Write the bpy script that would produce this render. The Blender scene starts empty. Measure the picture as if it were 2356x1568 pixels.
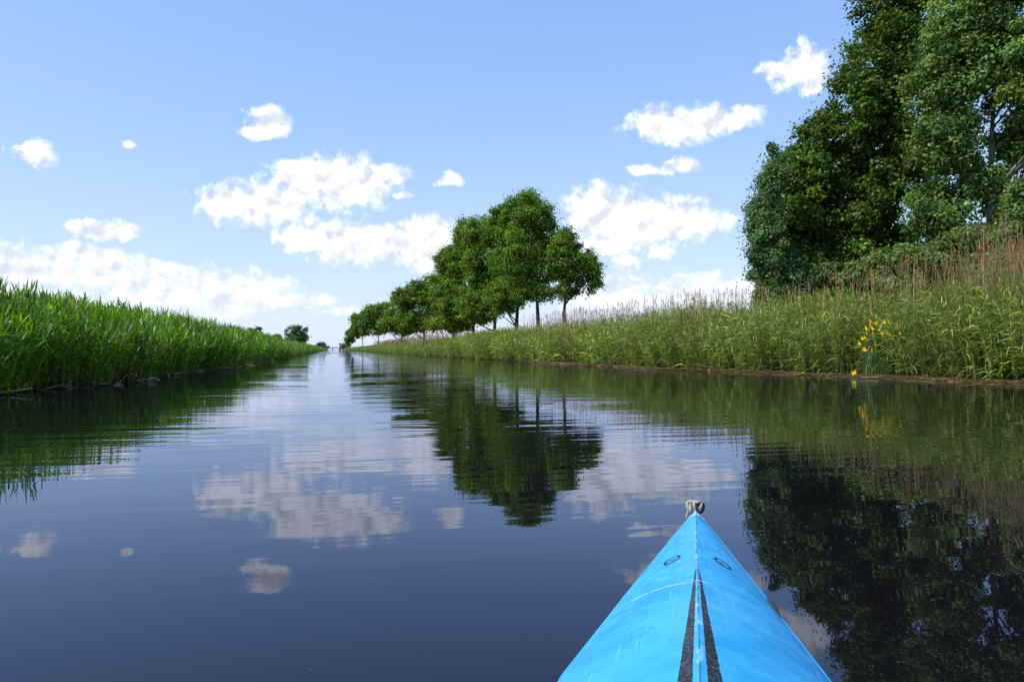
import bpy, math, random
import numpy as np
rng = np.random.default_rng(7)
random.seed(7)
TH = math.radians(13.16); CT, ST = math.cos(TH), math.sin(TH)
F = 1767.0; CH = 0.85
scene = bpy.context.scene
scene.view_settings.view_transform = 'Standard'
scene.view_settings.look = 'None'
scene.view_settings.exposure = 0

# ---------------------------------------------------------------- helpers
def world_xy(u, d):
    """bearing tangent u (relative to the viewing axis) and distance d -> ground position"""
    xc = u * d
    return np.array([xc * CT + d * ST, d * CT - xc * ST])
RIGHT = np.array([CT, -ST, 0.0]); FWD = np.array([ST, CT, 0.0])

class MB:
    def __init__(s): s.v=[]; s.f=[]; s.c=[]; s.m=[]; s.n=0
    def add(s, v, f, c, m=0):
        v=np.asarray(v,float).reshape(-1,3); f=np.asarray(f,int).reshape(-1,4)
        c=np.asarray(c,float)
        if c.ndim==1: c=np.tile(c[:3],(len(v),1))
        s.v.append(v); s.f.append(f+s.n); s.c.append(c); s.m.append(np.full(len(f),m)); s.n+=len(v)
    def build(s, name, mats, smooth=False):
        v=np.concatenate(s.v); f=np.concatenate(s.f); c=np.concatenate(s.c); m=np.concatenate(s.m)
        me=bpy.data.meshes.new(name)
        me.vertices.add(len(v)); me.vertices.foreach_set("co", v.astype(np.float32).ravel())
        me.loops.add(f.size); me.loops.foreach_set("vertex_index", f.astype(np.int32).ravel())
        me.polygons.add(len(f)); me.polygons.foreach_set("loop_start", np.arange(0,f.size,4,dtype=np.int32))
        me.polygons.foreach_set("material_index", m.astype(np.int32))
        me.polygons.foreach_set("use_smooth", np.full(len(f), smooth))
        me.update(calc_edges=True)
        a=me.color_attributes.new("Col",'FLOAT_COLOR','POINT')
        cc=np.ones((len(v),4),np.float32); cc[:,:3]=np.clip(c,0,1); a.data.foreach_set("color", cc.ravel())
        for mt in mats: me.materials.append(mt)
        o=bpy.data.objects.new(name,me); scene.collection.objects.link(o); return o

def ribbons(mb, P, W, S, C, m=0):
    """P (n,k,3) centre lines, W (n,k) half widths, S (n,3) side vectors, C (n,3) or (n,k,3)"""
    n,k,_=P.shape
    L=P-S[:,None,:]*W[:,:,None]; R=P+S[:,None,:]*W[:,:,None]
    V=np.stack([L,R],2).reshape(-1,3)
    base=(np.arange(n)*k*2)[:,None]+(np.arange(k-1)*2)[None,:]
    Fc=np.stack([base,base+1,base+3,base+2],-1).reshape(-1,4)
    if C.ndim==2: C=np.repeat(C[:,None,:],k,1)
    CC=np.repeat(C[:,:,None,:],2,2).reshape(-1,3)
    mb.add(V,Fc,CC,m)

def tube(mb, pts, rad, c, m=0, sides=7):
    pts=np.asarray(pts,float); k=len(pts)
    T=np.gradient(pts,axis=0); T/=np.linalg.norm(T,axis=1)[:,None]+1e-9
    ref=np.array([0.3,0.9,0.1]) if abs(T[0][2])>0.7 else np.array([0,0,1.0])
    A=np.cross(T,ref); A/=np.linalg.norm(A,axis=1)[:,None]+1e-9
    B=np.cross(T,A)
    an=np.linspace(0,2*np.pi,sides,endpoint=False)
    V=pts[:,None,:]+np.asarray(rad)[:,None,None]*(A[:,None,:]*np.cos(an)[None,:,None]+B[:,None,:]*np.sin(an)[None,:,None])
    fs=[]
    for i in range(k-1):
        for j in range(sides):
            j2=(j+1)%sides
            fs.append((i*sides+j,i*sides+j2,(i+1)*sides+j2,(i+1)*sides+j))
    mb.add(V.reshape(-1,3),fs,c,m)

# ---------------------------------------------------------------- materials
def newmat(name):
    m=bpy.data.materials.new(name); m.use_nodes=True
    nt=m.node_tree; nt.nodes.clear(); return m,nt,nt.nodes,nt.links
def leafmat(name, trans=0.35, rough=0.5, gloss=0.05, tint=(1.25,1.35,0.45)):
    m,nt,N,L=newmat(name)
    out=N.new('ShaderNodeOutputMaterial'); a=N.new('ShaderNodeAttribute'); a.attribute_name="Col"
    p=N.new('ShaderNodeBsdfDiffuse')
    t=N.new('ShaderNodeBsdfTranslucent'); mx=N.new('ShaderNodeMixShader'); mx.inputs[0].default_value=trans
    vm=N.new('ShaderNodeVectorMath'); vm.operation='MULTIPLY'; vm.inputs[1].default_value=tint
    L.new(a.outputs['Color'],p.inputs['Color']); L.new(a.outputs['Color'],vm.inputs[0])
    L.new(vm.outputs[0],t.inputs['Color']); L.new(p.outputs[0],mx.inputs[1]); L.new(t.outputs[0],mx.inputs[2])
    gl=N.new('ShaderNodeBsdfGlossy'); gl.inputs['Roughness'].default_value=rough; gl.inputs['Color'].default_value=(1,1,1,1)
    m2=N.new('ShaderNodeMixShader'); m2.inputs[0].default_value=gloss
    L.new(mx.outputs[0],m2.inputs[1]); L.new(gl.outputs[0],m2.inputs[2])
    L.new(m2.outputs[0],out.inputs[0]); return m
def colmat(name, rough=0.8, noise=8.0, amt=0.5, spec=0.2):
    m,nt,N,L=newmat(name)
    out=N.new('ShaderNodeOutputMaterial'); a=N.new('ShaderNodeAttribute'); a.attribute_name="Col"
    p=N.new('ShaderNodeBsdfPrincipled'); p.inputs['Roughness'].default_value=rough
    p.inputs['Specular IOR Level'].default_value=spec
    tc=N.new('ShaderNodeTexCoord'); n=N.new('ShaderNodeTexNoise'); n.inputs['Scale'].default_value=noise; n.inputs['Detail'].default_value=5
    L.new(tc.outputs['Object'],n.inputs['Vector'])
    mr=N.new('ShaderNodeMapRange'); mr.inputs['To Min'].default_value=1-amt; mr.inputs['To Max'].default_value=1+amt
    mr.inputs['From Min'].default_value=0.3; mr.inputs['From Max'].default_value=0.7
    L.new(n.outputs['Fac'],mr.inputs[0]); vm=N.new('ShaderNodeVectorMath'); vm.operation='SCALE'
    L.new(a.outputs['Color'],vm.inputs[0]); L.new(mr.outputs[0],vm.inputs['Scale'])
    L.new(vm.outputs[0],p.inputs['Base Color'])
    b=N.new('ShaderNodeBump'); b.inputs['Strength'].default_value=0.5; b.inputs['Distance'].default_value=0.03
    L.new(n.outputs['Fac'],b.inputs['Height']); L.new(b.outputs[0],p.inputs['Normal'])
    L.new(p.outputs[0],out.inputs[0]); return m
M_reed=leafmat('reed_leaf',0.42,0.45,0.03)
M_leaf=leafmat('tree_leaf',0.34,0.5,0.015)
M_dry=leafmat('dry_reed',0.15,0.8,0.01,(1,1,1))
M_bark=colmat('bark',0.9,6.0,0.5)
M_ground=colmat('ground_soil_grass',0.95,1.3,0.5)
M_petal=leafmat('iris_petal',0.3,0.5,0.02,(1,1,1))

# ---------------------------------------------------------------- world
SUN_AZ=math.radians(-100.0); SUN_EL=math.radians(50)
w=bpy.data.worlds.new("World"); scene.world=w; w.use_nodes=True
nt=w.node_tree; N=nt.nodes; L=nt.links; N.clear()
def math_(op,a,b=None,c=None,clamp=False):
    n=N.new('ShaderNodeMath'); n.operation=op; n.use_clamp=clamp
    for i,x in enumerate((a,b,c)):
        if x is None: continue
        if isinstance(x,(int,float)): n.inputs[i].default_value=x
        else: L.new(x,n.inputs[i])
    return n.outputs[0]
def vmath(op,a,b=None):
    n=N.new('ShaderNodeVectorMath'); n.operation=op
    for i,x in enumerate((a,b)):
        if x is None: continue
        if isinstance(x,tuple): n.inputs[i].default_value=x
        else: L.new(x,n.inputs[i])
    return n
out=N.new('ShaderNodeOutputWorld'); bg=N.new('ShaderNodeBackground'); bg.inputs['Strength'].default_value=0.1
sky=N.new('ShaderNodeTexSky'); sky.sky_type='NISHITA'; sky.sun_disc=False
sky.sun_elevation=SUN_EL; sky.sun_rotation=SUN_AZ%(2*math.pi); sky.air_density=1.0; sky.dust_density=0.6; sky.ozone_density=2.0
tc=N.new('ShaderNodeTexCoord'); sep=N.new('ShaderNodeSeparateXYZ'); L.new(tc.outputs['Generated'],sep.inputs[0])
az=math_('ARCTAN2',sep.outputs[0],sep.outputs[1]); el=math_('ARCSINE',sep.outputs[2])
cb=N.new('ShaderNodeCombineXYZ'); L.new(az,cb.inputs[0]); L.new(el,cb.inputs[1])
P0=cb.outputs[0]
def noise(vec,scale,detail,rough=0.55,color=False):
    n=N.new('ShaderNodeTexNoise'); n.inputs['Scale'].default_value=scale; n.inputs['Detail'].default_value=detail
    n.inputs['Roughness'].default_value=rough; L.new(vec,n.inputs['Vector']); return n.outputs['Color' if color else 'Fac']
wn=noise(P0,30,4,0.65,True)
ws=vmath('SUBTRACT',wn,(0.5,0.5,0.5)).outputs[0]
wm=vmath('MULTIPLY',ws,(0.036,0.020,0)).outputs[0]
P1=vmath('ADD',P0,wm).outputs[0]
clouds=[(1790,158,46,18),(1845,160,60,40),(1868,192,28,24),(1850,115,14,28),
(1500,282,52,30),(1570,287,82,38),(1640,275,42,30),(1705,268,50,22),
(617,282,44,30),(585,303,42,14),(640,296,30,16),(75,350,48,24),(50,340,22,14),(290,332,22,7),
(690,405,62,36),(780,422,110,56),(880,397,56,20),(530,468,66,42),(620,470,85,44),
(700,540,60,36),(800,557,105,44),(900,560,82,40),(985,555,64,56),(985,602,36,32),
(1370,490,58,62),(1440,517,115,64),(1550,509,98,44),(1630,510,60,20),(1400,560,85,24),
(1520,580,32,15),(1445,603,28,17),(1572,382,38,17),(1485,388,32,12),(245,527,70,21),(1035,415,28,13),(922,446,26,8),
(60,612,120,42),(200,622,160,40),(180,578,80,18),(400,655,200,42),(570,665,120,38),(690,690,75,20),(230,705,420,34),(370,612,60,14),
(1650,668,125,36),(1430,690,110,26),(1440,650,55,18),(810,715,60,10)]
dmin=None
for (px,py,rx,ry) in clouds:
    u=(px-1178)/F; v=(803-py)/F; a0=math.atan(u)+TH; c=math.cos(math.atan(u)); e0=math.atan(v*c)
    ra=rx/F*c*c*1.24; re=ry/F*c*1.22
    s_=vmath('SUBTRACT',P1,(a0,e0,0)).outputs[0]
    s_=vmath('MULTIPLY',s_,(1/ra,1/re,0)).outputs[0]
    ln=N.new('ShaderNodeVectorMath'); ln.operation='LENGTH'; L.new(s_,ln.inputs[0])
    dmin=ln.outputs['Value'] if dmin is None else math_('MINIMUM',dmin,ln.outputs['Value'])
n2=noise(P0,60,6,0.62)
dens=math_('SUBTRACT',math_('MULTIPLY_ADD',math_('SUBTRACT',n2,0.5),1.6,1.0),dmin)
mr=N.new('ShaderNodeMapRange'); mr.interpolation_type='SMOOTHSTEP'; mr.inputs['From Min'].default_value=-0.16
L.new(dens,mr.inputs[0]); mr.inputs['From Max'].default_value=0.52
hz=N.new('ShaderNodeMapRange'); L.new(el,hz.inputs[0]); hz.inputs['From Min'].default_value=0.03; hz.inputs['From Max'].default_value=0.14
hz.inputs['To Min'].default_value=0.5; hz.inputs['To Max'].default_value=0.98
mask=math_('MULTIPLY',mr.outputs[0],hz.outputs[0])
Poff=vmath('ADD',P0,(-0.006,0.010,0)).outputs[0]
r1=noise(P0,30,4,0.55); r2=noise(Poff,30,4,0.55)
rel=math_('MULTIPLY_ADD',math_('SUBTRACT',r1,r2),4.2,0.66,clamp=True)  # cloud shading painted into the colour, from noise offset toward the sun
cc=N.new('ShaderNodeMix'); cc.data_type='RGBA'; L.new(rel,cc.inputs['Factor'])
cc.inputs['A'].default_value=(7.6,8.0,9.0,1); cc.inputs['B'].default_value=(12.3,12.5,13.0,1)
s3=N.new('ShaderNodeSeparateXYZ'); L.new(sky.outputs[0],s3.inputs[0])
c3=N.new('ShaderNodeCombineXYZ')
for i,(g_,k_) in enumerate(((0.70,1.16),(0.54,1.15),(0.32,1.34))):
    L.new(math_('MULTIPLY',math_('POWER',math_('MULTIPLY',s3.outputs[i],0.1),g_),k_*10),c3.inputs[i])
# low-altitude haze
hf=math_('MULTIPLY',math_('EXPONENT',math_('MULTIPLY',math_('MAXIMUM',el,0.0),-8.0)),0.62)
hm=N.new('ShaderNodeMix'); hm.data_type='RGBA'; L.new(hf,hm.inputs['Factor']); L.new(c3.outputs[0],hm.inputs['A']); hm.inputs['B'].default_value=(8.3,9.3,10.3,1)
mx=N.new('ShaderNodeMix'); mx.data_type='RGBA'; L.new(mask,mx.inputs['Factor']); L.new(hm.outputs['Result'],mx.inputs['A']); L.new(cc.outputs['Result'],mx.inputs['B'])
L.new(mx.outputs['Result'],bg.inputs['Color']); L.new(bg.outputs[0],out.inputs[0])
try:
    w.cycles.sampling_method='MANUAL'; w.cycles.sample_map_resolution=512
except Exception as e: print(e)

sd=bpy.data.lights.new('sun','SUN'); sd.energy=5.0; sd.angle=math.radians(0.5); sd.color=(1,0.95,0.85)
so=bpy.data.objects.new('sun',sd); scene.collection.objects.link(so)
from mathutils import Vector
sdir=Vector((math.sin(SUN_AZ)*math.cos(SUN_EL),math.cos(SUN_AZ)*math.cos(SUN_EL),math.sin(SUN_EL)))
so.rotation_euler=sdir.to_track_quat('Z','Y').to_euler(); so.location=(-20,0,30)

# ---------------------------------------------------------------- banks, ground, water
LY=[-4000,0,10,16.5,19,25,34,52,120,4000]; LX=[-7.5,-7.0,-6.7,-6.2,-5.6,-5.3,-4.8,-4.7,-5.2,-5.2]
RY=[-4000,0,10,15.6,21,28,36.4,53.4,88,300,4000]; RX=[18,17.5,17,16.6,16.0,14.4,13.6,13.3,12.5,12,12]
def wig(y): return 0.22*np.sin(y*0.9+1)+0.18*np.sin(y*0.37)+0.1*np.sin(y*2.3+2)
def lx(y): return np.interp(y,LY,LX)+wig(y)
def rx_(y): return np.interp(y,RY,RX)+wig(y+50)
ys=np.concatenate([[-4000,-1500,-500,-200,-80],np.arange(-40,120,1.0),np.arange(120,400,5),np.arange(400,1000,25),[1200,1600,2200,3000,4500]])
prof=[(-1.2,-1.0),(-0.4,-0.35),(0.15,-0.06),(0.6,0.10),(1.2,0.3),(3,0.5),(6,0.62),(12,0.65),(30,0.6),(100,0.6),(400,0.6),(1500,0.6),(4500,0.6)]
rows=[]; cols=[]
for y in ys:
    l,r=lx(y),rx_(y); row=[]; col=[]
    for dx,z in prof[::-1]: row.append((l-dx,y,z)); col.append((0.05,0.085,0.02) if dx>2 else (0.022,0.02,0.012))
    for dx,z in prof: row.append((r+dx,y,z)); col.append((0.065,0.095,0.025) if dx>2 else (0.03,0.026,0.014))
    rows.append(row); cols.append(col)
V=np.array(rows); nr,nc,_=V.shape
nz=rng.normal(0,0.02,(nr,nc)); V[:,:,2]+=nz
idx=np.arange(nr*nc).reshape(nr,nc)
Fq=np.stack([idx[:-1,:-1],idx[:-1,1:],idx[1:,1:],idx[1:,:-1]],-1).reshape(-1,4)
g=MB(); g.add(V.reshape(-1,3),Fq,np.array(cols).reshape(-1,3)); g.build('ground',[M_ground],True)

m,nt,N,L=newmat('river_water')
out=N.new('ShaderNodeOutputMaterial')
wd=N.new('ShaderNodeBsdfDiffuse'); wd.inputs['Color'].default_value=(0.005,0.0048,0.006,1)
wg=N.new('ShaderNodeBsdfGlossy'); wg.inputs['Roughness'].default_value=0.012; wg.inputs['Color'].default_value=(0.80,0.84,1.0,1)
fr_=N.new('ShaderNodeFresnel'); fr_.inputs['IOR'].default_value=1.39
ms=N.new('ShaderNodeMixShader'); L.new(fr_.outputs[0],ms.inputs[0]); L.new(wd.outputs[0],ms.inputs[1]); L.new(wg.outputs[0],ms.inputs[2])
geo=N.new('ShaderNodeNewGeometry')
def mapn(scale,rot=0.0):
    mp=N.new('ShaderNodeMapping'); mp.inputs['Scale'].default_value=scale; mp.inputs['Rotation'].default_value=(0,0,rot)
    L.new(geo.outputs['Position'],mp.inputs['Vector']); return mp.outputs[0]
def mth(op,a,b=None,c=None,clamp=False):
    n=N.new('ShaderNodeMath'); n.operation=op; n.use_clamp=clamp
    for i,x in enumerate((a,b,c)):
        if x is None: continue
        if isinstance(x,(int,float)): n.inputs[i].default_value=x
        else: L.new(x,n.inputs[i])
    return n.outputs[0]
def nz_(vec,scale,det,rough=0.5):
    n=N.new('ShaderNodeTexNoise'); n.inputs['Scale'].default_value=scale; n.inputs['Detail'].default_value=det; n.inputs['Roughness'].default_value=rough
    L.new(vec,n.inputs['Vector']); return n.outputs['Fac']
a=nz_(mapn((0.35,1.9,1),0.23),1.0,2,0.5)      # ripples with crests lying across the channel
b=nz_(mapn((0.9,5.0,1),0.20),1.0,1.5,0.5)
patch=nz_(mapn((0.10,0.22,1)),1.0,2)
pm=N.new('ShaderNodeMapRange'); pm.interpolation_type='SMOOTHSTEP'; L.new(patch,pm.inputs[0]); pm.inputs['From Min'].default_value=0.38; pm.inputs['From Max'].default_value=0.58
pm.inputs['To Min'].default_value=0.25; pm.inputs['To Max'].default_value=1.0
sp=N.new('ShaderNodeSeparateXYZ'); L.new(geo.outputs['Position'],sp.inputs[0])
nr_=N.new('ShaderNodeMapRange'); nr_.interpolation_type='SMOOTHSTEP'; L.new(sp.outputs[1],nr_.inputs[0]); nr_.inputs['From Min'].default_value=3.0; nr_.inputs['From Max'].default_value=9.0
nr_.inputs['To Min'].default_value=0.2; nr_.inputs['To Max'].default_value=1.0
amp=mth('MULTIPLY',pm.outputs[0],nr_.outputs[0])
h=mth('MULTIPLY_ADD',b,0.6,a)
hh=mth('MULTIPLY',mth('MULTIPLY',h,amp),0.008)
bp=N.new('ShaderNodeBump'); bp.inputs['Strength'].default_value=1; bp.inputs['Distance'].default_value=1; L.new(hh,bp.inputs['Height'])
for nd in (wd,wg,fr_): L.new(bp.outputs[0],nd.inputs['Normal'])
L.new(ms.outputs[0],out.inputs[0])
M_water=m
wb=MB(); V=[];
wy=[-3500,-200,-20,20,60,150,400,1200,4400]
for y in wy: V+= [(-8.5 if y<100 else -6.2,y,0),(19 if y<100 else 13.0,y,0)]
wb.add(V,[(2*i,2*i+1,2*i+3,2*i+2) for i in range(len(wy)-1)],(0,0,0)); wb.build('river_water',[M_water])

# ---------------------------------------------------------------- reeds
def reeds(mb, n, side, y0, y1, depth, h0, h1, col, colv, nleaf, wmul, L0=0.42, elev=(0.75,1.25), droop=0.5, sidebias=0.0, seg=3, front=-0.25, stemdark=(0.05,0.06,0.02)):
    Y=rng.uniform(y0,y1,n); t=rng.random(n)**1.25*depth+front
    X=(lx(Y)-t) if side<0 else (rx_(Y)+t)
    Z=np.interp(t,[-0.3,0,0.35,1.2,3,6],[-0.1,-0.05,0.02,0.3,0.5,0.62])
    H=rng.uniform(h0,h1,n)*(1+0.06*np.sin(Y*0.8)+0.05*np.sin(Y*2.1+1))
    if side>0: H*=np.interp(Y,[14,26],[1.12,1.0])
    H*=np.interp(t,[-0.25,0.5],[0.75,1])
    lean=rng.normal(0,0.10,(n,2)); lean[:,0]+= (0.16 if side<0 else -0.18)*np.exp(-t/0.6)+sidebias
    base=np.stack([X,Y,Z-0.05],1)
    tt=np.linspace(0,1,4)
    P=base[:,None,:]+np.stack([lean[:,0:1]*H[:,None]*tt**2, lean[:,1:2]*H[:,None]*tt**2, H[:,None]*tt*0.93],-1)
    ang=rng.uniform(0,2*np.pi,n); S=np.stack([np.cos(ang),np.sin(ang),np.zeros(n)],1)
    big=0.16*np.sin(Y*0.55+t)+0.12*np.sin(Y*1.7+2*t)
    sc=np.array(col)*np.exp(rng.normal(0,colv,(n,1))+big[:,None])
    sc=sc*(1+rng.normal(0,0.12,(n,1))*np.array([1,0.2,0.3]))
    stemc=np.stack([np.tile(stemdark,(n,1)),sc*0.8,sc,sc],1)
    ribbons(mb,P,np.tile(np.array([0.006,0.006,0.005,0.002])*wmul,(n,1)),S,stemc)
    k=nleaf; fr=np.linspace(0.12,1.0,k)[None,:]+rng.normal(0,0.03,(n,k)); fr=np.clip(fr,0.06,1)
    A=base[:,None,:]+np.stack([lean[:,0:1]*H[:,None]*fr**2, lean[:,1:2]*H[:,None]*fr**2, H[:,None]*fr*0.93],-1)
    A=A.reshape(-1,3); nl=len(A); frr=fr.ravel()
    az=rng.uniform(0,2*np.pi,nl); D=np.stack([np.cos(az),np.sin(az)],1); D[:,0]+= (0.35 if side<0 else -0.25); D/=np.linalg.norm(D,axis=1)[:,None]
    e=rng.uniform(elev[0],elev[1],nl)+0.25*(frr>0.93); Ln=L0*rng.uniform(0.6,1.25,nl)*np.interp(frr,[0.1,0.4,0.8,1],[0.7,1,1,0.75])
    dr=droop*rng.uniform(0.3,1.3,nl)*np.where(frr>0.93,0.4,1)
    q=np.linspace(0,1,seg+1)[None,:]
    hx=Ln[:,None]*q*np.cos(e)[:,None]*(1+0.25*q); hz=Ln[:,None]*(q*np.sin(e)[:,None]-dr[:,None]*q**2)
    PL=A[:,None,:]+np.stack([D[:,0:1]*hx,D[:,1:2]*hx,hz],-1)
    wp=np.interp(q[0],[0,0.3,0.7,1],[0.55,1,0.65,0.04])
    Wd=(0.0125*wmul*rng.uniform(0.7,1.25,nl))[:,None]*wp[None,:]
    tw=rng.normal(0,0.5,nl)
    S=np.stack([-D[:,1]*np.cos(tw),D[:,0]*np.cos(tw),np.sin(tw)],1)
    lc=np.repeat(sc,k,0)*np.exp(rng.normal(0,0.22,(nl,1)))
    yel=rng.random(nl)<np.interp(frr,[0.10,0.4],[0.30,0.03]); lc[yel]=lc[yel]*0.3+np.array([0.13,0.11,0.045])*0.8
    ribbons(mb,PL,Wd,S,lc)
def dry(mb,n,side,y0,y1,t0,t1,h0,h1,wmul,leanx=0.0,pl=0.5):
    Y=rng.uniform(y0,y1,n); t=rng.uniform(t0,t1,n); X=(lx(Y)-t) if side<0 else (rx_(Y)+t)
    keep0=(np.sin(Y*0.9+t)+np.sin(Y*0.37+2)+rng.normal(0,0.7,n))>-0.5; Y=Y[keep0]; t=t[keep0]; X=X[keep0]; n=len(Y)
    H=rng.uniform(h0,h1,n); lean=rng.normal(0,0.10,(n,2)); lean[:,0]+=leanx
    base=np.stack([X,Y,np.interp(t,[0,1.2,3,6],[0,0.3,0.5,0.62])],1); tt=np.linspace(0,1,4)
    P=base[:,None,:]+np.stack([lean[:,0:1]*H[:,None]*tt**1.6,lean[:,1:2]*H[:,None]*tt**1.6,H[:,None]*tt],-1)
    ang=rng.uniform(0,2*np.pi,n); S=np.stack([np.cos(ang),np.sin(ang),np.zeros(n)],1)
    c=np.array([0.27,0.18,0.09])*np.exp(rng.normal(0,0.28,(n,1)))
    ribbons(mb,P,np.tile(np.array([0.005,0.005,0.004,0.003])*wmul,(n,1)),S,c,1)
    k=7; A=np.repeat(P[:,3],k,0); nl=n*k; keep=rng.random(n)<pl
    az=rng.normal(0.6,1.0,nl); D=np.stack([np.cos(az),np.sin(az)],1); Ln=rng.uniform(0.10,0.24,nl); q=np.linspace(0,1,3)[None,:]
    A=A-np.array([0,0,1])*rng.uniform(0,0.25,nl)[:,None]
    PL=A[:,None,:]+np.stack([D[:,0:1]*Ln[:,None]*q*0.35,D[:,1:2]*Ln[:,None]*q*0.35,Ln[:,None]*(q*1.0-0.5*q**2)],-1)
    S=np.stack([-D[:,1],D[:,0],np.zeros(nl)],1); W_=np.tile(np.array([0.003,0.007,0.002])*wmul,(nl,1)); cc=np.repeat(c,k,0)*np.array([0.72,0.58,0.52])
    kk=np.repeat(keep,k); ribbons(mb,PL[kk],W_[kk],S[kk],cc[kk],1)

CL=(0.098,0.200,0.007); CR=(0.180,0.245,0.045)
mb=MB()
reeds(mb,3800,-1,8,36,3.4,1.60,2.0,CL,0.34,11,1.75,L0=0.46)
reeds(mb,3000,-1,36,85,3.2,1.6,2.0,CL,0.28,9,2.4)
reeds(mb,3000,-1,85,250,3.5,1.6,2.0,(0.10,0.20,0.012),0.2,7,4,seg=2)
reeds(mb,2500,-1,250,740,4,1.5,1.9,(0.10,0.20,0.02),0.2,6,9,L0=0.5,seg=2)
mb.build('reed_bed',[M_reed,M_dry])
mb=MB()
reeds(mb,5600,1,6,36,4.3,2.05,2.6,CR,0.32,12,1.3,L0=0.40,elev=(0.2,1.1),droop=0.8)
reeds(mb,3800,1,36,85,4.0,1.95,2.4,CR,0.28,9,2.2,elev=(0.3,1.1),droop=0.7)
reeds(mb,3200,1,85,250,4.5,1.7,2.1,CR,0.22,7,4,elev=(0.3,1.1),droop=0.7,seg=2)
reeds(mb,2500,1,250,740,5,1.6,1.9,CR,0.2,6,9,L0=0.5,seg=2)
dry(mb,1500,1,8,24,0.3,5.5,2.8,3.6,1.3,pl=.55)
dry(mb,2300,1,21,60,0.3,5.5,2.3,3.2,1.6,pl=.4)
dry(mb,700,1,60,110,1.0,5.5,2.1,2.7,2.2,pl=.4)
dry(mb,2400,1,110,260,0.6,5.5,2.2,3.1,4)
dry(mb,900,1,11,17.5,0.6,4.0,3.0,4.0,1.2,leanx=-0.12,pl=.35)
mb.build('reed_bed',[M_reed,M_dry])

# dead reed litter along the waterline
mb=MB(); n=3000
Y=np.concatenate([rng.uniform(12,50,2700),rng.uniform(10,60,300)]); side=np.array([1]*2700+[-1]*300)
raft=np.clip(0.5+0.7*np.sin(Y*0.6+1.5)+0.5*np.sin(Y*1.7),0.1,1.6)
t=-0.25-np.abs(rng.normal(0.05,0.38,n))*raft; X=np.where(side>0,rx_(Y)+t,lx(Y)-t*0.4)
az=rng.normal(math.pi/2,0.5,n); D=np.stack([np.cos(az),np.sin(az),rng.normal(0,0.07,n)],1); Ln=rng.uniform(0.15,1.0,n)
q=np.linspace(-0.5,0.5,3)
P=np.stack([X,Y,rng.uniform(0.008,0.09,n)],1)[:,None,:]+D[:,None,:]*Ln[:,None,None]*q[None,:,None]
P[:,:,2]=np.maximum(P[:,:,2],0.006)
S=np.stack([-D[:,1],D[:,0],np.full(n,0.7)],1); S/=np.linalg.norm(S,axis=1)[:,None]
ribbons(mb,P,np.tile([0.008,0.012,0.007],(n,1)),S,np.array([0.38,0.26,0.14])*np.exp(rng.normal(0,0.40,(n,1))))
mb.build('dead_reed_litter',[M_dry])

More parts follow.
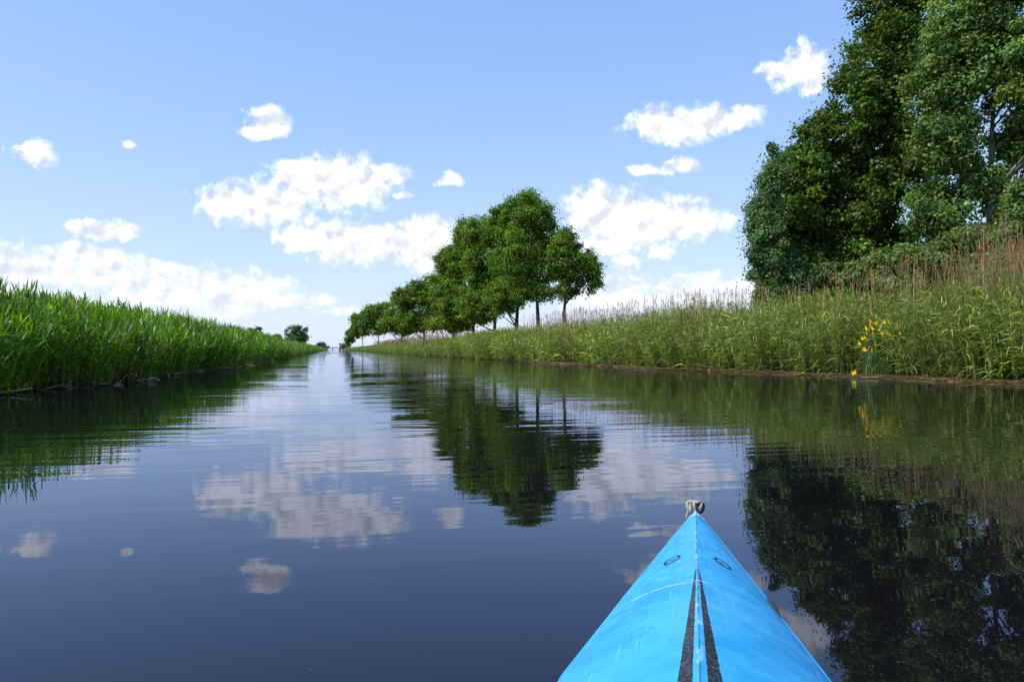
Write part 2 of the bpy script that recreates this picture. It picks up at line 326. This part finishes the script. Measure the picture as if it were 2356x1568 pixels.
# ---------------------------------------------------------------- trees
def make_tree(name, px0, d, blobs, leafcol, leafsize, nleaf, rc, trunk_r, barkcol=(0.10,0.075,0.05), colvar=0.2, zb=0.5, stemtop=0.72, nbr=40, upright=0.0, fill=1.3, kmax=900):
    s=d/F; base=np.array([*world_xy((px0-1178)/F,d),zb])
    cs=[];rs=[]
    for (px,py,rx,ry) in blobs:
        c=base+RIGHT*(px-px0)*s; c=c.copy(); c[2]=(803-py)*s+CH; cs.append(c); rs.append([rx*s,max(rx*s,0.8*ry*s)*0.95,ry*s])
    cs=np.array(cs); rs=np.array(rs)
    cs+= FWD*rng.normal(0,0.25,(len(cs),1))*rs[:,1:2]
    vol=rs.prod(1); K=max(20,int(vol.sum()/(rc**3)*fill)); K=min(K,kmax)
    wv=vol**0.66
    pick=rng.choice(len(cs),K,p=wv/wv.sum())
    dv=rng.normal(0,1,(K,3)); dv/=np.linalg.norm(dv,axis=1)[:,None]; rad=rng.random(K)**(1/2.4)*0.92
    loc=dv*rad[:,None]*rs[pick]
    C=cs[pick]+RIGHT*loc[:,0:1]+FWD*loc[:,1:2]+np.array([0,0,1])*loc[:,2:3]
    C[:,2]=np.maximum(C[:,2],zb+rc*0.7)
    mb=MB()
    ztop=(cs[:,2]+rs[:,2]*0.6).max(); zt=zb+(ztop-zb)*stemtop
    top=cs[np.argmax(cs[:,2])]
    tt=np.linspace(0,1,9); wob=rng.normal(0,0.12,(9,2))*trunk_r*6*tt[:,None]
    tp=base+np.stack([(top[0]-base[0])*tt**2*0.7+wob[:,0],(top[1]-base[1])*tt**2*0.7+wob[:,1],(zt-zb)*tt-0.1*(tt==0)],1)
    tr=trunk_r*(1-0.85*tt); tr[0]*=1.35
    tube(mb,tp,tr,barkcol,1,9)
    for i in rng.choice(K,min(nbr,K),replace=False):
        c=C[i]; dist=np.linalg.norm(c[:2]-base[:2]); z0=np.clip(c[2]-dist*rng.uniform(0.5,1.1)-0.3,zb+(ztop-zb)*0.16,zt*0.97)
        f=(z0-zb)/(zt-zb); s0=np.array([np.interp(f,tt,tp[:,j]) for j in range(3)])
        mid=(s0+c)/2+rng.normal(0,0.15,3)*dist*0.5; mid[2]+= -0.05*dist
        r0=max(0.02,min(trunk_r*(1-0.85*f)*0.6,0.02+dist*0.022)); q=np.linspace(0,1,6)[:,None]
        bp_=(1-q)**2*s0+2*q*(1-q)*mid+q**2*c
        tube(mb,bp_,r0*(1-0.8*q[:,0])+0.006,barkcol,1,5)
    wts=rng.uniform(0.5,1.5,K); cid=rng.choice(K,nleaf,p=wts/wts.sum())
    dv=rng.normal(0,1,(nleaf,3)); dv/=np.linalg.norm(dv,axis=1)[:,None]
    rr=rng.random(nleaf)**0.5*rc*rng.uniform(0.65,1.3,K)[cid]
    tail=rng.random(nleaf)<0.17; rr=np.where(tail,rr*1.8,rr)
    off=dv*rr[:,None]*np.array([1,1,0.75+upright])
    P=C[cid]+off
    nrm=dv*0.9+rng.normal(0,0.45,(nleaf,3))+np.array([0,0,0.5]); nrm/=np.linalg.norm(nrm,axis=1)[:,None]
    a=np.cross(nrm,rng.normal(0,1,(nleaf,3))); a/=np.linalg.norm(a,axis=1)[:,None]; b=np.cross(nrm,a)
    sz=leafsize*rng.uniform(0.6,1.3,nleaf)
    A=a*(sz*0.5)[:,None]; B=b*(sz*0.36)[:,None]
    V=np.stack([P-A,P-B*1.0+A*0.1,P+A,P+B+A*0.1],1).reshape(-1,3)
    fi=np.arange(nleaf*4).reshape(-1,4)
    cv=np.exp(rng.normal(0,colvar,(K,1)))[cid]*np.exp(rng.normal(0,0.13,(nleaf,1)))
    hue=rng.normal(0,0.10,(K,1))[cid]
    col=np.array(leafcol)*cv*(1+hue*np.array([1.2,0.2,-0.5]))
    mb.add(V,fi,np.repeat(col,4,0),0)
    return mb.build(name,[M_leaf,M_bark])

DG=(0.070,0.128,0.012); OG=(0.102,0.180,0.012); PG=(0.122,0.205,0.050)
make_tree('maple_tree',1975,39,[(2060,110,115,150),(1985,220,90,110),(1930,320,105,100),(1880,400,110,100),(1960,480,160,120),(2060,340,120,190),(1850,520,105,90),(1900,600,130,60),(2080,-60,110,120),(2060,560,110,80),(1880,660,110,45),(2030,670,140,60),(1850,705,90,35)],DG,0.19,170000,0.60,0.32,colvar=0.32,nbr=50,kmax=1300)
make_tree('poplar_tree',1795,37,[(1755,490,44,80),(1770,570,58,70),(1775,420,36,50),(1790,625,75,40),(1850,630,60,40),(1790,350,25,35),(1800,680,70,35)],(0.10,0.178,0.062),0.13,46000,0.42,0.12,upright=0.2,nbr=26)
make_tree('poplar_tree',2270,31,[(2280,60,150,140),(2200,180,105,130),(2360,180,150,150),(2165,340,80,100),(2170,480,80,90),(2370,320,85,50),(2230,575,120,50),(2260,400,60,60),(2340,470,80,60),(2450,420,100,140),(2300,-110,140,120),(2340,560,90,50),(2200,630,110,45),(2350,640,90,50)],PG,0.15,180000,0.5,0.22,barkcol=(0.16,0.14,0.11),upright=0.1,colvar=0.30,nbr=50,kmax=1300)
make_tree('willow_bush',2060,29,[(2050,605,75,40),(2120,615,70,40),(1980,635,60,30),(2060,660,130,40),(2180,680,100,40),(2000,700,90,30)],(0.13,0.205,0.055),0.12,52000,0.36,0.04,nbr=8,stemtop=0.4)
make_tree('willow_bush',2370,26,[(2370,470,45,60),(2375,560,70,60),(2360,620,80,50),(2300,660,80,40)],(0.12,0.195,0.050),0.11,42000,0.34,0.05,nbr=8,stemtop=0.4)
T=[(1300,61,[(1335,595,46,38),(1366,632,22,36),(1295,585,42,50),(1325,640,50,28),(1372,668,16,20),(1300,668,40,22)],21000,.18),
(1240,69,[(1240,550,80,60),(1230,500,52,42),(1225,462,22,18),(1290,555,36,48),(1195,610,56,52),(1270,615,55,42),(1225,665,60,30)],44000,.19),
(1187,77,[(1205,474,40,30),(1170,520,54,55),(1178,600,58,68),(1212,448,20,12),(1165,680,56,44)],46000,.20),
(1140,87,[(1110,536,50,46),(1120,610,66,64),(1112,685,66,48),(1112,722,56,26)],46000,.22),
(1090,99,[(1080,545,36,42),(1058,610,54,62),(1058,690,60,50),(1065,512,16,14),(1055,738,58,22)],46000,.24),
(1045,112,[(1030,600,30,46),(1018,665,36,54),(1035,700,50,45),(1018,738,50,26)],36000,.27),
(975,150,[(968,678,44,34),(932,688,34,34),(993,668,24,44),(990,710,34,36),(955,738,62,24)],34000,.36),
(925,200,[(918,700,34,36),(908,738,40,26),(935,755,40,14)],18000,.46),
(870,280,[(876,718,32,28),(850,728,28,28),(868,752,44,20)],15000,.62),
(835,380,[(832,740,24,26),(826,764,24,16)],9000,.8),(806,620,[(808,768,14,16),(803,782,14,8)],5000,1.2)]
for (px,d,bl,nl,ls) in T:
    make_tree('oak_tree',px,d,bl,OG,ls,nl,min(0.66*(d/75)**0.7,1.8),0.24 if d<90 else 0.26,barkcol=(0.07,0.055,0.04),colvar=0.30,nbr=18,stemtop=0.7,fill=1.7)
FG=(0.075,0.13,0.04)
make_tree('oak_tree',678,300,[(680,768,28,28),(690,775,18,16),(680,785,26,14)],FG,.6,9000,1.2,0.4,nbr=10)
make_tree('oak_tree',633,310,[(633,778,12,12)],FG,.6,3000,1.0,0.3,nbr=8)
make_tree('oak_tree',588,330,[(588,762,18,10),(588,775,16,10)],FG,.6,3500,1.0,0.3,nbr=8)
make_tree('oak_tree',541,340,[(541,760,15,12),(541,775,16,10)],FG,.6,3500,1.1,0.3,nbr=8)
make_tree('oak_tree',465,300,[(465,757,22,15),(465,772,24,10)],FG,.6,4500,1.1,0.3,nbr=8)
make_tree('distant_trees',740,1000,[(738,794,14,8),(715,798,14,4),(752,798,8,4),(790,795,16,8),(690,799,20,3)],(0.08,0.11,0.08),1.6,6000,2.2,0.3,nbr=3,stemtop=0.3)  # distance haze painted into the leaf colour as a bluish tint

# ---------------------------------------------------------------- yellow irises
def iris(u,d,n,hmin,hmax,spread,nf):
    c=world_xy(u,d); mb=MB()
    A=np.stack([c[0]+rng.normal(0,spread,n),c[1]+rng.normal(0,spread,n),np.full(n,0.0)],1); H=rng.uniform(hmin*0.7,hmax*0.85,n)
    az=rng.uniform(0,6.28,n); D=np.stack([np.cos(az),np.sin(az)],1); q=np.linspace(0,1,5)[None,:]; ln=rng.uniform(0.05,0.3,n)[:,None]
    P=A[:,None,:]+np.stack([D[:,0:1]*ln*q**2,D[:,1:2]*ln*q**2,H[:,None]*q*(1-0.06*q)],-1)
    S=np.stack([-D[:,1],D[:,0],np.zeros(n)],1)
    ribbons(mb,P,np.tile([0.013,0.017,0.016,0.011,0.001],(n,1)),S,np.array([0.09,0.19,0.06])*np.exp(rng.normal(0,0.3,(n,1))),0)
    for i in range(nf):
        b=np.array([c[0]+rng.normal(0,spread)-0.28,c[1]+rng.normal(0,spread)-0.2,0]); h=rng.uniform(hmin,hmax)
        tube(mb,[b,b+[0.01,0,h*0.5],b+[0.02,0.01,h]],[0.006,0.005,0.004],(0.06,0.14,0.03),0,4)
        t=b+np.array([0.02,0.01,h])
        for k in range(6):
            a=k*math.pi/3+rng.uniform(-.2,.2); dd=np.array([math.cos(a),math.sin(a),0]); R=0.055 if k%2==0 else 0.035
            if k%2==0: pts=[t,t+dd*R*0.6+[0,0,0.025],t+dd*R*1.1+[0,0,-0.005],t+dd*R*1.35+[0,0,-0.05]]; wd=[0.008,0.022,0.03,0.012]
            else: pts=[t,t+dd*R*0.3+[0,0,0.035],t+dd*R*0.6+[0,0,0.06],t+dd*R*0.6+[0,0,0.08]]; wd=[0.006,0.016,0.018,0.006]
            sd_=np.array([-dd[1],dd[0],0]); ribbons(mb,np.array([pts]),np.array([wd]),sd_[None],np.array([[0.85,0.58,0.01]]),1)
    mb.build('yellow_iris',[M_reed,M_petal])
iris((2042-1178)/F,23.45,80,1.1,1.72,0.24,22)
iris((2010-1178)/F,23.45,30,0.6,1.35,0.22,9)
iris((1972-1178)/F,23.3,6,0.12,0.2,0.05,2)

# lily pads and specks
def discs(name,cen,rad,z,colr,mat,seg=10):
    mb=MB()
    for (x,y),r in zip(cen,rad):
        k=8; an=np.linspace(0.25,6.03,k*1+1); pts=[(x,y,z)]+[(x+r*math.cos(t+x*9)*random.uniform(.85,1.1),y+r*math.sin(t+x*9)*random.uniform(.85,1.1),z+random.uniform(0,0.002)) for t in an]
        mb.add(pts,[(0,i,i+1,i+2) for i in range(1,k,2)],np.array(colr)*random.uniform(.6,1.3))
    return mb.build(name,[mat])
ycs=rng.uniform(13,26,260); cen=[(rx_(y)-abs(rng.normal(0.0,0.9))-0.3,y) for y in ycs]
discs('water_lily_pads',cen,rng.uniform(0.05,0.13,260),0.006,(0.15,0.17,0.06),M_dry)
cen=[tuple(world_xy(rng.uniform(-0.66,0.3),rng.uniform(1.9,6))) for i in range(45)]
discs('floating_specks',cen,rng.uniform(0.0010,0.0022,45),0.002,(0.25,0.22,0.18),M_dry)

# ---------------------------------------------------------------- bridge
mb=MB()
def box(mb,x0,x1,y0,y1,z0,z1,c,m=0):
    v=[(x,y,z) for z in (z0,z1) for y in (y0,y1) for x in (x0,x1)]
    mb.add(v,[(0,1,3,2),(4,6,7,5),(0,4,5,1),(2,3,7,6),(0,2,6,4),(1,5,7,3)],c,m)
by=700
box(mb,-12,19,by,by+5,1.9,2.5,(0.16,0.15,0.14))
for x in (-5.5,0.2,6,12.2): box(mb,x-0.35,x+0.35,by+1,by+4,-1,1.897,(0.15,0.14,0.13))
for x in np.arange(-11.5,19,1.5): box(mb,x-.05,x+.05,by+.1,by+.2,2.503,3.4,(0.2,0.2,0.2))
box(mb,-12,19,by+.08,by+.22,3.403,3.5,(0.2,0.2,0.2)); box(mb,-12,19,by+.12,by+.18,2.95,3.0,(0.2,0.2,0.2))
mb.build('road_bridge',[colmat('concrete',0.9,0.5,0.3)])

# ---------------------------------------------------------------- kayak
kay=bpy.data.objects.new('kayak',None); scene.collection.objects.link(kay)
bow=world_xy(0.64/2.68,2.68); kay.location=(bow[0],bow[1],0); kay.rotation_euler=(0,0,-math.radians(26.4))
def wS(s):
    return np.interp(s,[0,0.03,0.10,0.3,0.9,1.35,2.0,2.7,3.4,4.2,4.9,5.2],[0.006,0.018,0.032,0.069,0.172,0.242,0.29,0.30,0.28,0.19,0.06,0.006])
def zr(s): return np.interp(s,[0,0.3,0.9,1.6,2.2,3.2,4.4,5.2],[0.292,0.310,0.342,0.385,0.40,0.36,0.30,0.31])
def ze(s): return np.interp(s,[0,0.1,0.4,1.0,2.0,3.0,4.4,5.2],[0.278,0.272,0.265,0.255,0.25,0.25,0.26,0.30])
def zk(s): return np.interp(s,[0,0.05,0.15,0.35,0.8,4.4,4.9,5.1,5.2],[0.25,0.14,0.03,-0.06,-0.11,-0.11,-0.02,0.15,0.27])
def deck(x,s):
    a=np.clip(abs(x)/wS(s),0,1); return ze(s)+(zr(s)-ze(s))*(0.55*(1-a)+0.45*(1-a*a*a))
m,nt,N,L=newmat('kayak_paint')
out=N.new('ShaderNodeOutputMaterial'); p=N.new('ShaderNodeBsdfPrincipled'); p.inputs['Roughness'].default_value=0.38
p.inputs['Specular IOR Level'].default_value=0.4
tc=N.new('ShaderNodeTexCoord'); sp=N.new('ShaderNodeSeparateXYZ'); L.new(tc.outputs['Object'],sp.inputs[0])
X=sp.outputs[0]; Sx=mth('MULTIPLY',sp.outputs[1],-1.0)
def onz(scale,det=4,sc=(1,1,1),rot=0,rough=0.6):
    mp=N.new('ShaderNodeMapping'); mp.inputs['Scale'].default_value=sc; mp.inputs['Rotation'].default_value=(0,0,rot); L.new(tc.outputs['Object'],mp.inputs['Vector'])
    return nz_(mp.outputs[0],scale,det,rough)
def ss(x,a,b,lo=0.0,hi=1.0):
    r=N.new('ShaderNodeMapRange'); r.interpolation_type='SMOOTHSTEP'; L.new(x,r.inputs[0]); r.inputs['From Min'].default_value=a; r.inputs['From Max'].default_value=b
    r.inputs['To Min'].default_value=lo; r.inputs['To Max'].default_value=hi; return r.outputs[0]
def mixc(f,a,b):
    n=N.new('ShaderNodeMix'); n.data_type='RGBA'; L.new(f,n.inputs['Factor'])
    for k_,x in (('A',a),('B',b)):
        if isinstance(x,tuple): n.inputs[k_].default_value=(*x,1)
        else: L.new(x,n.inputs[k_])
    return n.outputs['Result']
base=mixc(ss(onz(5,4),0.35,0.65),(0.018,0.31,0.62),(0.040,0.38,0.70))
base=mixc(ss(onz(9,6,rough=0.75),0.52,0.75,0,0.45),base,(0.14,0.50,0.74))
for rot,sc in ((0.5,260),(-0.7,210),(1.3,300)):
    sct=onz(1.0,2,(sc,5.0,5.0),rot); base=mixc(ss(sct,0.64,0.78,0,0.34),base,(0.35,0.60,0.80))
ax=mth('ABSOLUTE',X); edge=mth('MULTIPLY_ADD',onz(60,3),0.004,-0.002)
half=mth('MULTIPLY',mth('SUBTRACT',Sx,0.80),0.038)
instripe=mth('GREATER_THAN',half,mth('ADD',ax,edge)); notc=mth('GREATER_THAN',ax,mth('ADD',edge,mth('MULTIPLY_ADD',half,0.30,0.001)))
back=mth('LESS_THAN',Sx,2.1)
stripe=mth('MULTIPLY',mth('MULTIPLY',instripe,notc),back)
blk=mixc(ss(onz(140,3),0.5,0.72),(0.012,0.013,0.018),(0.10,0.12,0.15))
base=mixc(stripe,base,blk)
seam=mth('MULTIPLY',ss(ax,0.0006,0.0022,0.75,0),ss(onz(25,4,(1,0.5,1)),0.40,0.52)); seam=mth('MULTIPLY',seam,mth('GREATER_THAN',Sx,0.12)); base=mixc(seam,base,(0.03,0.06,0.09))
rg=mth('MULTIPLY',ss(ax,0.003,0.008,0.6,0),ss(onz(70,4,(1,0.3,1)),0.54,0.68)); base=mixc(rg,base,(0.40,0.60,0.72))
tipw=mth('MULTIPLY',ss(Sx,0.03,0.16,1,0),ss(onz(30,4),0.42,0.56)); base=mixc(tipw,base,(0.6,0.68,0.7))
tp_=mth('ABSOLUTE',mth('ADD',mth('SUBTRACT',Sx,1.035),mth('MULTIPLY_ADD',onz(12,3),0.02,-0.01)))
tl=mth('MULTIPLY',ss(tp_,0.001,0.0035,1,0),mth('MULTIPLY',mth('GREATER_THAN',X,-0.14),mth('LESS_THAN',X,0.02))); tl=mth('MULTIPLY',tl,ss(onz(50,3),0.38,0.5))
base=mixc(tl,base,(0.62,0.68,0.68))
L.new(base,p.inputs['Base Color']); L.new(ss(onz(20,5),0.3,0.7,0.3,0.55),p.inputs['Roughness'])
bp=N.new('ShaderNodeBump'); bp.inputs['Strength'].default_value=0.3; bp.inputs['Distance'].default_value=0.002; L.new(onz(14,4),bp.inputs['Height']); L.new(bp.outputs[0],p.inputs['Normal'])
L.new(p.outputs[0],out.inputs[0]); M_kay=m
def simple(name,c,rough=0.5):
    m,nt,N,L=newmat(name); out=N.new('ShaderNodeOutputMaterial'); p=N.new('ShaderNodeBsdfPrincipled'); p.inputs['Roughness'].default_value=rough
    n=N.new('ShaderNodeTexNoise'); n.inputs['Scale'].default_value=200; cr=N.new('ShaderNodeValToRGB')
    cr.color_ramp.elements[0].color=(*[x*0.6 for x in c],1); cr.color_ramp.elements[1].color=(*[min(1,x*1.4) for x in c],1)
    tcc=N.new('ShaderNodeTexCoord'); L.new(tcc.outputs['Object'],n.inputs['Vector'])
    L.new(n.outputs['Fac'],cr.inputs[0]); L.new(cr.outputs[0],p.inputs['Base Color']); L.new(p.outputs[0],out.inputs[0]); return m
M_blk=simple('black_plastic',(0.02,0.02,0.025),0.4); M_rope=simple('rope_fibre',(0.36,0.32,0.24),0.9); M_brope=simple('dark_rope',(0.04,0.04,0.05),0.9)
SS=np.concatenate([[0,0.01,0.03,0.06,0.1],np.arange(0.15,5.1,0.05),[5.15,5.2]])
aa=np.linspace(-1,1,41); aa=np.sign(aa)*np.abs(aa)**1.2
hull=[(1.0,-0.012,0),(0.985,0,0.25),(0.93,0,0.45),(0.8,0,0.68),(0.55,0,0.87),(0.25,0,0.97),(0,0,1.0)]
rows=[]
for s in SS:
    wv,zrr,zee,zkk=wS(s),zr(s),ze(s),zk(s); row=[]
    for a_ in aa: row.append((a_*wv,-s,deck(a_*wv,s)))
    for (fx,_,fz) in hull: row.append((fx*wv,-s,(zee-0.006)+(zkk-zee+0.006)*fz))
    for (fx,_,fz) in hull[-2::-1]: row.append((-fx*wv,-s,(zee-0.006)+(zkk-zee+0.006)*fz))
    rows.append(row)
V=np.array(rows); nr,nc,_=V.shape; idx=np.arange(nr*nc).reshape(nr,nc)
i2=np.concatenate([idx,idx[:,:1]],1)
Fq=np.stack([i2[:-1,:-1],i2[1:,:-1],i2[1:,1:],i2[:-1,1:]],-1).reshape(-1,4)
cen=V.reshape(-1,3)[Fq].mean(1); ck=((cen[:,0]/0.2)**2+((cen[:,1]+2.85)/0.40)**2<1)&(cen[:,2]>0.24); Fq=Fq[~ck]
mb=MB(); mb.add(V.reshape(-1,3),Fq,(0,0,0)); hu=mb.build('hull',[M_kay],True); hu.parent=kay
try: hu.data.set_sharp_from_angle(angle=math.radians(28))
except Exception as e: print(e)
mb=MB(); t=np.linspace(0,2*np.pi,49); pts=np.stack([0.205*np.cos(t),-2.85+0.41*np.sin(t),[deck(0.205*math.cos(q),2.85-0.41*math.sin(q))+0.012 for q in t]],1)
tube(mb,pts,np.full(49,0.014),(0,0,0),0,8); o=mb.build('cockpit_rim',[M_blk],True); o.parent=kay
for sg,nm in ((-1,'seam_port'),(1,'seam_starboard')):
    mb=MB(); q=SS; tube(mb,np.stack([sg*(wS(q)+0.001),-q,ze(q)-0.004],1),np.full(len(q),0.004),(0,0,0),0,6); o=mb.build(nm,[M_kay],True); o.parent=kay
for sg,nm in ((-1,'mark_port'),(1,'mark_starboard')):
    mb=MB(); cx,cs_=sg*0.062,0.76
    t=np.linspace(0,2*np.pi,25); sk=-0.25*sg
    def pt(q,o_): 
        x_=(0.016+o_)*math.cos(q); s_=(0.034+o_*1.6)*math.sin(q); return cx+x_+sk*s_*-1, cs_+s_
    Vt=[]
    for q in t:
        for o_ in (-0.0022,0.0022): xx,s2=pt(q,o_); Vt.append((xx,-s2,deck(xx,s2)+0.0025))
    mb.add(Vt,[(2*i,2*i+1,2*i+3,2*i+2) for i in range(24)],(0,0,0))
    Vt=[]
    for i in range(6):
        x_=cx+sg*(-0.010+0.0045*i); s_=cs_+0.004+0.001*i
        for o_ in (-0.0035,0.0035): Vt.append((x_,-(s_+o_),deck(x_,s_+o_)+0.0030))
    mb.add(Vt,[(2*i,2*i+1,2*i+3,2*i+2) for i in range(3)],(0,0,0))
    o=mb.build(nm,[M_blk]); o.parent=kay
mb=MB(); q=np.linspace(0.85,0.97,7); tube(mb,np.stack([wS(q)*0.965,-q,[deck(wS(v)*0.965,v)+0.001 for v in q]],1),0.008*np.sin(np.linspace(0.15,2.99,7)),(0,0,0),0,8)
o=mb.build('gunwale_fitting',[M_blk],True); o.parent=kay
for i,(r,cx,cy,cz,ph,mt) in enumerate([(0.022,-0.010,-0.012,0.308,0.0,M_rope),(0.018,0.014,-0.020,0.304,0.7,M_brope),(0.017,-0.018,-0.002,0.298,1.5,M_rope),(0.015,0.006,-0.030,0.316,0.3,M_rope)]):
    mb=MB(); t=np.linspace(0,2*np.pi,33)
    pts=np.stack([cx+r*np.cos(t)*math.cos(ph)*0.9,cy+r*np.cos(t)*math.sin(ph)+0.004*np.sin(3*t),cz+r*0.85*np.sin(t)+0.003*np.cos(2*t)],1)
    rad=0.0048*(1+0.18*np.sin(t*14)); tube(mb,pts,rad,(0,0,0),0,8); o=mb.build('rope_loop_%d'%i,[mt],True); o.parent=kay
mb=MB(); t=np.linspace(0,1,12); tube(mb,np.stack([-0.010-0.022*t,-0.005+0.01*t,0.308-0.045*t**2],1),0.0042*(1+0.2*np.sin(t*30)),(0,0,0),0,8); o=mb.build('rope_tail',[M_rope],True); o.parent=kay

# ---------------------------------------------------------------- camera
cd=bpy.data.cameras.new('camera'); cd.lens=27; cd.sensor_width=36; cd.clip_end=12000; cd.clip_start=0.05
co=bpy.data.objects.new('camera',cd); scene.collection.objects.link(co)
co.location=(0,0,CH); co.rotation_euler=(math.radians(90+0.62),0,-TH); scene.camera=co
print('faces',sum(len(o.data.polygons) for o in scene.objects if o.type=='MESH'))
